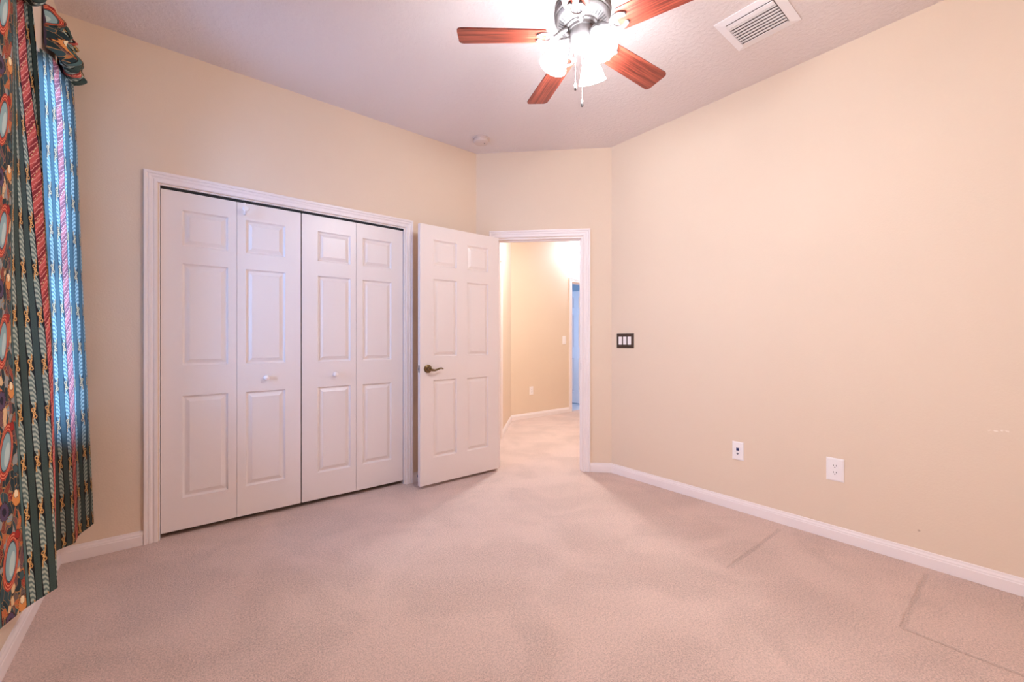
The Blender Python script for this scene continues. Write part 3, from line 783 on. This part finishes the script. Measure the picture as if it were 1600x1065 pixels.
# blades
BR0, BR1, BWI, BWO = 0.165, 0.560, 0.108, 0.128
def blade_bm():
    bm = B(); o_ = []
    rc = .022
    for cx, cy, a0 in ((BR1 - rc, BWO / 2 - rc, 0), ):
        pass
    def corner(cx, cy, a0, r, n=6):
        for i in range(n + 1):
            t = a0 + (PI / 2) * i / n; o_.append((cx + r * math.cos(t), cy + r * math.sin(t)))
    corner(BR1 - rc, BWO / 2 - rc, 0, rc); corner(BR0 + .016, BWI / 2 - .016, PI / 2, .016)
    corner(BR0 + .016, -BWI / 2 + .016, PI, .016); corner(BR1 - rc, -BWO / 2 + rc, 1.5 * PI, rc)
    prism(bm, o_, 0, .006)
    return bm
def arm_bm():
    bm = B()
    # neck from the motor, then a flat ring with two scroll tips under the blade root
    tube(bm, [(.070, 0, .030), (.095, 0, .020), (.118, 0, .002), (.135, 0, -.006)], [.012, .011, .010, .010], 12)
    n = 28; R_, r_ = .036, .022
    def ringpt(r, t): return (.172 - r * math.cos(t), r * math.sin(t))
    lo, hi = [], []
    for i in range(n + 1):
        t = -2.45 + 4.9 * i / n
        o1 = ringpt(R_ + .006, t); i1 = ringpt(r_ + .004, t)
        lo.append((bm.verts.new((o1[0], o1[1], -.008)), bm.verts.new((i1[0], i1[1], -.008))))
        hi.append((bm.verts.new((o1[0], o1[1], -.001)), bm.verts.new((i1[0], i1[1], -.001))))
    for i in range(n):
        bm.faces.new((lo[i][0], lo[i + 1][0], lo[i + 1][1], lo[i][1])); bm.faces.new((hi[i][0], hi[i + 1][0], hi[i + 1][1], hi[i][1]))
        bm.faces.new((lo[i][0], lo[i + 1][0], hi[i + 1][0], hi[i][0])); bm.faces.new((lo[i][1], lo[i + 1][1], hi[i + 1][1], hi[i][1]))
    bm.faces.new((lo[0][0], lo[0][1], hi[0][1], hi[0][0])); bm.faces.new((lo[-1][0], lo[-1][1], hi[-1][1], hi[-1][0]))
    for t in (-2.45, 2.45):
        x, y = ringpt((R_ + r_) / 2 + .005, t)
        lathe(bm, [(0, -.010), (.009, -.009), (.011, -.005), (.009, -.001), (0, -.001)], 14, Matrix.Translation((x, y, 0)), False)
    return bm
b0 = a0 = None
VIEW = PI / 2 - YAW                      # camera forward in plan
for k in range(5):
    cam_ang = math.radians(36.3 + 72.0 * k)
    rz = cam_ang - YAW                  # plan angle
    R = Matrix.Translation((0, 0, fz(ZB))) @ Matrix.Rotation(rz, 4, 'Z')
    if b0 is None:
        b0 = link('blade', blade_bm(), M_CHERRY, fan); a0 = link('blade_arm', arm_bm(), M_PEWTER, fan, True)
        b_, a_ = b0, a0
    else:
        b_, a_ = b0.copy(), a0.copy(); COL.objects.link(b_); COL.objects.link(a_)
        b_.parent = fan; a_.parent = fan
    b_.matrix_local = R @ Matrix.Rotation(math.radians(-11), 4, 'X')
    a_.matrix_local = R @ Matrix.Rotation(math.radians(-11), 4, 'X') if False else R @ Matrix.Rotation(math.radians(-9), 4, 'X')
# light kit
bm = B()
lathe(bm, [(0, fz(2.5338)), (.058, fz(2.5338)), (.060, fz(2.525)), (.058, fz(2.500)), (.050, fz(2.482)), (.034, fz(2.474)), (.020, fz(2.471)), (.019, fz(2.462)), (.024, fz(2.457)), (.024, fz(2.448)), (.012, fz(2.441)), (.008, fz(2.430)), (0, fz(2.427))], 36, I4, False)
kit = link('light_kit', bm, M_PEWTER, fan, True)
SH = [(.018, 0.0), (.022, -.004), (.027, -.014), (.037, -.032), (.047, -.055), (.053, -.078), (.058, -.095), (.064, -.108), (.0625, -.108), (.056, -.094), (.051, -.078), (.045, -.055), (.035, -.033), (.025, -.015), (.016, -.004)]
s0 = None
for k in range(3):
    rz = math.radians(180 + 120 * k) - YAW
    R = Matrix.Rotation(rz, 4, 'Z')
    bm = B(); tube(bm, [(.030, 0, fz(2.505)), (.055, 0, fz(2.510)), (.074, 0, fz(2.503)), (.083, 0, fz(2.492))], .008, 12, R)
    lathe(bm, [(0, .014), (.016, .014), (.023, .006), (.024, -.006), (.019, -.010), (0, -.010)], 24, R @ Matrix.Translation((.087, 0, fz(2.486))) @ Matrix.Rotation(math.radians(-24), 4, 'Y'), False)
    link('lamp_arm', bm, M_PEWTER, kit, True)
    L = R @ Matrix.Translation((.0895, 0, fz(2.4805))) @ Matrix.Rotation(math.radians(-24), 4, 'Y')
    if s0 is None:
        bm = B(); lathe(bm, SH, 32, I4, False); s0 = link('lamp_shade', bm, M_SHADE, fan, True); s_ = s0
        bm = B(); lathe(bm, [(0, -.012), (.012, -.014), (.014, -.03), (.026, -.055), (.030, -.072), (.024, -.090), (.010, -.099), (0, -.101)], 20, I4, False); u0 = link('bulb', bm, M_BULB, s0, True); u_ = u0
        s0['label'] = 'glowing frosted glass bell shade'
    else:
        s_ = s0.copy(); COL.objects.link(s_); s_.parent = fan
        u_ = u0.copy(); COL.objects.link(u_); u_.parent = s_
    s_.matrix_local = L
# pull chains
for (dx, dy, z0, z1, r) in ((-.034, -.012, 2.470, 2.296, 0), (-.003, -.006, 2.455, 2.226, 0)):
    # dx along camera right, dy along camera forward
    px_ = dx * math.cos(YAW) + dy * math.sin(YAW); py_ = -dx * math.sin(YAW) + dy * math.cos(YAW)
    bm = B(); tube(bm, [(px_ * .6, py_ * .6, fz(z0)), (px_, py_, fz(z0) - .01), (px_, py_, fz(z1))], .0016, 8)
    ch = link('pull_chain', bm, M_CHAIN, fan, True)
    bm = B(); lathe(bm, [(0, .012), (.003, .012), (.0055, .004), (.0058, 0), (0, 0)], 14, Matrix.Translation((px_, py_, fz(z1) - .010)), False)
    link('pull_cap', bm, M_CHAIN, ch, True)
    bm = B(); lathe(bm, [(0, 0), (.005, 0), (.0062, -.004), (.0062, -.014), (.005, -.018), (0, -.018)], 14, Matrix.Translation((px_, py_, fz(z1) - .0102)), False)
    link('pull_knob', bm, M_PULL, ch, True)

# ------------------------------------------------------------------ ceiling vent (supply register)
vx0, vx1, vy0, vy1 = 2.250, 2.562, 0.750, 1.062
vent = thing('ceiling_vent', 'white square louvered air vent set in the ceiling', 'air vent', ((vx0 + vx1) / 2, (vy0 + vy1) / 2, H))
hx, hy = (vx1 - vx0) / 2, (vy1 - vy0) / 2
bm = B(); ix0, ix1, iy = -hx + .042, hx - .040, hy - .040
def fr_ring(bm, o, i, zo, zi):
    A = [bm.verts.new(p) for p in ((-o[0], -o[1], zo), (o[0], -o[1], zo), (o[0], o[1], zo), (-o[0], o[1], zo))]
    C = [bm.verts.new(p) for p in ((i[0], -i[2], zi), (i[1], -i[2], zi), (i[1], i[2], zi), (i[0], i[2], zi))]
    for k in range(4): bm.faces.new((A[k], A[(k + 1) % 4], C[(k + 1) % 4], C[k]))
fr_ring(bm, (hx, hy), (-hx, hx, hy), -.0005, -.004)
fr_ring(bm, (hx, hy), (ix0, ix1, iy), -.004, -.010)
fr_ring(bm, (hx, hy), (ix0, ix1, iy), -.0005, -.0005)
link('frame', bm, M_VENT, vent)
bm = B(); box(bm, ix0, ix1, -iy, iy, -.0022, -.0008); link('slat_gap_shade', bm, M_DUCT, vent)  # flat plate, shade between the slats is put into its colour
nsl = 9
wfirst = .030
bm = B(); box(bm, ix0 + .002, ix0 + .002 + wfirst, -iy + .003, iy - .003, -.016, -.0135); link('slat', bm, M_VENT, vent)
pitch = (ix1 - ix0 - wfirst - .004) / (nsl - 1)
for k in range(nsl - 1):
    x = ix0 + wfirst + .004 + (k + .5) * pitch
    bm = B(); box(bm, -pitch * .33, pitch * .33, -iy + .003, iy - .003, -.001, .001, Matrix.Translation((x, 0, -.012)) @ Matrix.Rotation(math.radians(-10), 4, 'Y'))
    link('slat', bm, M_VENT, vent)

# ------------------------------------------------------------------ smoke detector
sd = thing('smoke_detector', 'round white smoke detector on the ceiling near the corner', 'smoke detector', (2.0, 2.885, H))
bm = B(); lathe(bm, [(0, -.0005), (.072, -.0005), (.074, -.006), (.070, -.011), (0, -.011)], 40, I4, False); link('base', bm, M_BEIGE, sd, True)
bm = B(); lathe(bm, [(0, -.0112), (.062, -.0112), (.063, -.024), (.058, -.034), (.040, -.040), (.016, -.042), (0, -.042)], 40, I4, False)
for k in range(20):
    box(bm, .0605, .0640, -.004, .004, -.022, -.016, Matrix.Rotation(2 * PI * k / 20, 4, 'Z'))
link('cover', bm, M_BEIGE, sd, True)
bm = B(); lathe(bm, [(0, -.0425), (.009, -.0425), (.009, -.0445), (0, -.045)], 16, Matrix.Translation((.018, -.020, .0035)), False); link('test_button', bm, M_DUCT, sd, True)

# ------------------------------------------------------------------ wall plates
def plate(bm, w, h, d=.006, z=0):
    # bevelled cover: y out of the wall
    A = [bm.verts.new((x, .0006, zz)) for x, zz in ((-w / 2, -h / 2), (w / 2, -h / 2), (w / 2, h / 2), (-w / 2, h / 2))]
    b = .007
    C = [bm.verts.new((x, d, zz)) for x, zz in ((-w / 2 + b, -h / 2 + b), (w / 2 - b, -h / 2 + b), (w / 2 - b, h / 2 - b), (-w / 2 + b, h / 2 - b))]
    Dm = [bm.verts.new((x, d * .55, zz)) for x, zz in ((-w / 2, -h / 2), (w / 2, -h / 2), (w / 2, h / 2), (-w / 2, h / 2))]
    for k in range(4):
        bm.faces.new((A[k], A[(k + 1) % 4], Dm[(k + 1) % 4], Dm[k])); bm.faces.new((Dm[k], Dm[(k + 1) % 4], C[(k + 1) % 4], C[k]))
    bm.faces.new(A); bm.faces.new(C)
RYm = Matrix.Rotation(-PI / 2, 4, 'X')   # lathe axis z -> +y
def screw(parent, x, z, d=.006, m=M_STEEL):
    bm = B(); lathe(bm, [(0, 0), (.0032, 0), (.0026, .0010), (0, .0013)], 12, Matrix.Translation((x, d, z)) @ RYm, False); return link('screw', bm, m, parent, True)
def at(F, x, z): return F @ Matrix.Translation((x, 0, z))

sw = thing('light_switch', 'dark bronze three gang switch plate with white rockers beside the doorway', 'light switch', M=at(F_RT, 2.148, 1.150))
bm = B(); plate(bm, .172, .124); link('plate', bm, M_BROWNPLATE, sw)
for k in range(3):
    x = (k - 1) * .046
    bm = B(); box(bm, x - .0165, x + .0165, .0061, .010, -.0335, .0335, bev=.0015); r_ = link('rocker', bm, M_PLASTIC, sw)
    for z in (-.048, .048): screw(sw, x, z, .006, M_BROWNPLATE)

cb = thing('cable_outlet', 'white single gang cable jack plate low on the right wall', 'wall plate', M=at(F_RT, 1.238, 0.404))
bm = B(); plate(bm, .072, .122); link('plate', bm, M_PLASTIC, cb)
bm = B(); box(bm, -.0085, .0085, .0061, .009, .002, .020); j_ = link('jack', bm, M_BLUEJACK, cb); j_['label'] = 'dark blue socket'
bm = B(); lathe(bm, [(0, 0), (.006, 0), (.006, .004), (.0045, .004), (.0045, .009), (0, .009)], 16, Matrix.Translation((0, .0061, -.018)) @ RYm, False); link('coaxial_post', bm, M_STEEL, cb, True)
for z in (-.043, .043): screw(cb, 0, z, .006, M_PLASTIC)

def outlet(name, label, M, w, h):
    o = thing(name, label, 'power outlet', M=M)
    bm = B(); plate(bm, w, h); link('plate', bm, M_PLASTIC, o)
    for s in (-1, 1):
        zc = s * .0195; bm = B(); pts = []
        for i in range(32):
            t = 2 * PI * i / 32; pts.append((.0172 * math.cos(t), max(-.0125, min(.0125, .0172 * math.sin(t)))))
        prism(bm, pts, 0, .0022, Matrix.Translation((0, .0061, zc)) @ RYm); so = link('socket', bm, M_PLASTIC, o)
        bm = B()
        box(bm, -.0075, -.0050, .0084, .0088, zc + .0005, zc + .0085); box(bm, .0050, .0072, .0084, .0088, zc + .0012, zc + .0082)
        lathe(bm, [(0, 0), (.0028, 0), (.0028, .0005), (0, .0005)], 12, Matrix.Translation((0, .0084, zc - .0065)) @ RYm, False)
        sl = link('slots', bm, M_PLASTICG, so)
    screw(o, 0, 0, .006, M_PLASTIC)
    return o
outlet('power_outlet', 'large white double outlet low on the right wall nearest the camera', at(F_RT, 0.703, 0.405), .084, .132)
outlet('power_outlet', 'white double outlet on the hall wall seen through the doorway', at(F_HB, -4.146, 0.407), .074, .122)
hs = thing('light_switch', 'white rocker switch on the hall wall next to the blue lit doorway', 'light switch', M=at(F_HB, -4.845, 1.160))
bm = B(); plate(bm, .080, .130); link('plate', bm, M_PLASTIC, hs)
bm = B(); box(bm, -.0165, .0165, .0061, .010, -.0335, .0335, bev=.0015); link('rocker', bm, M_PLASTIC, hs)
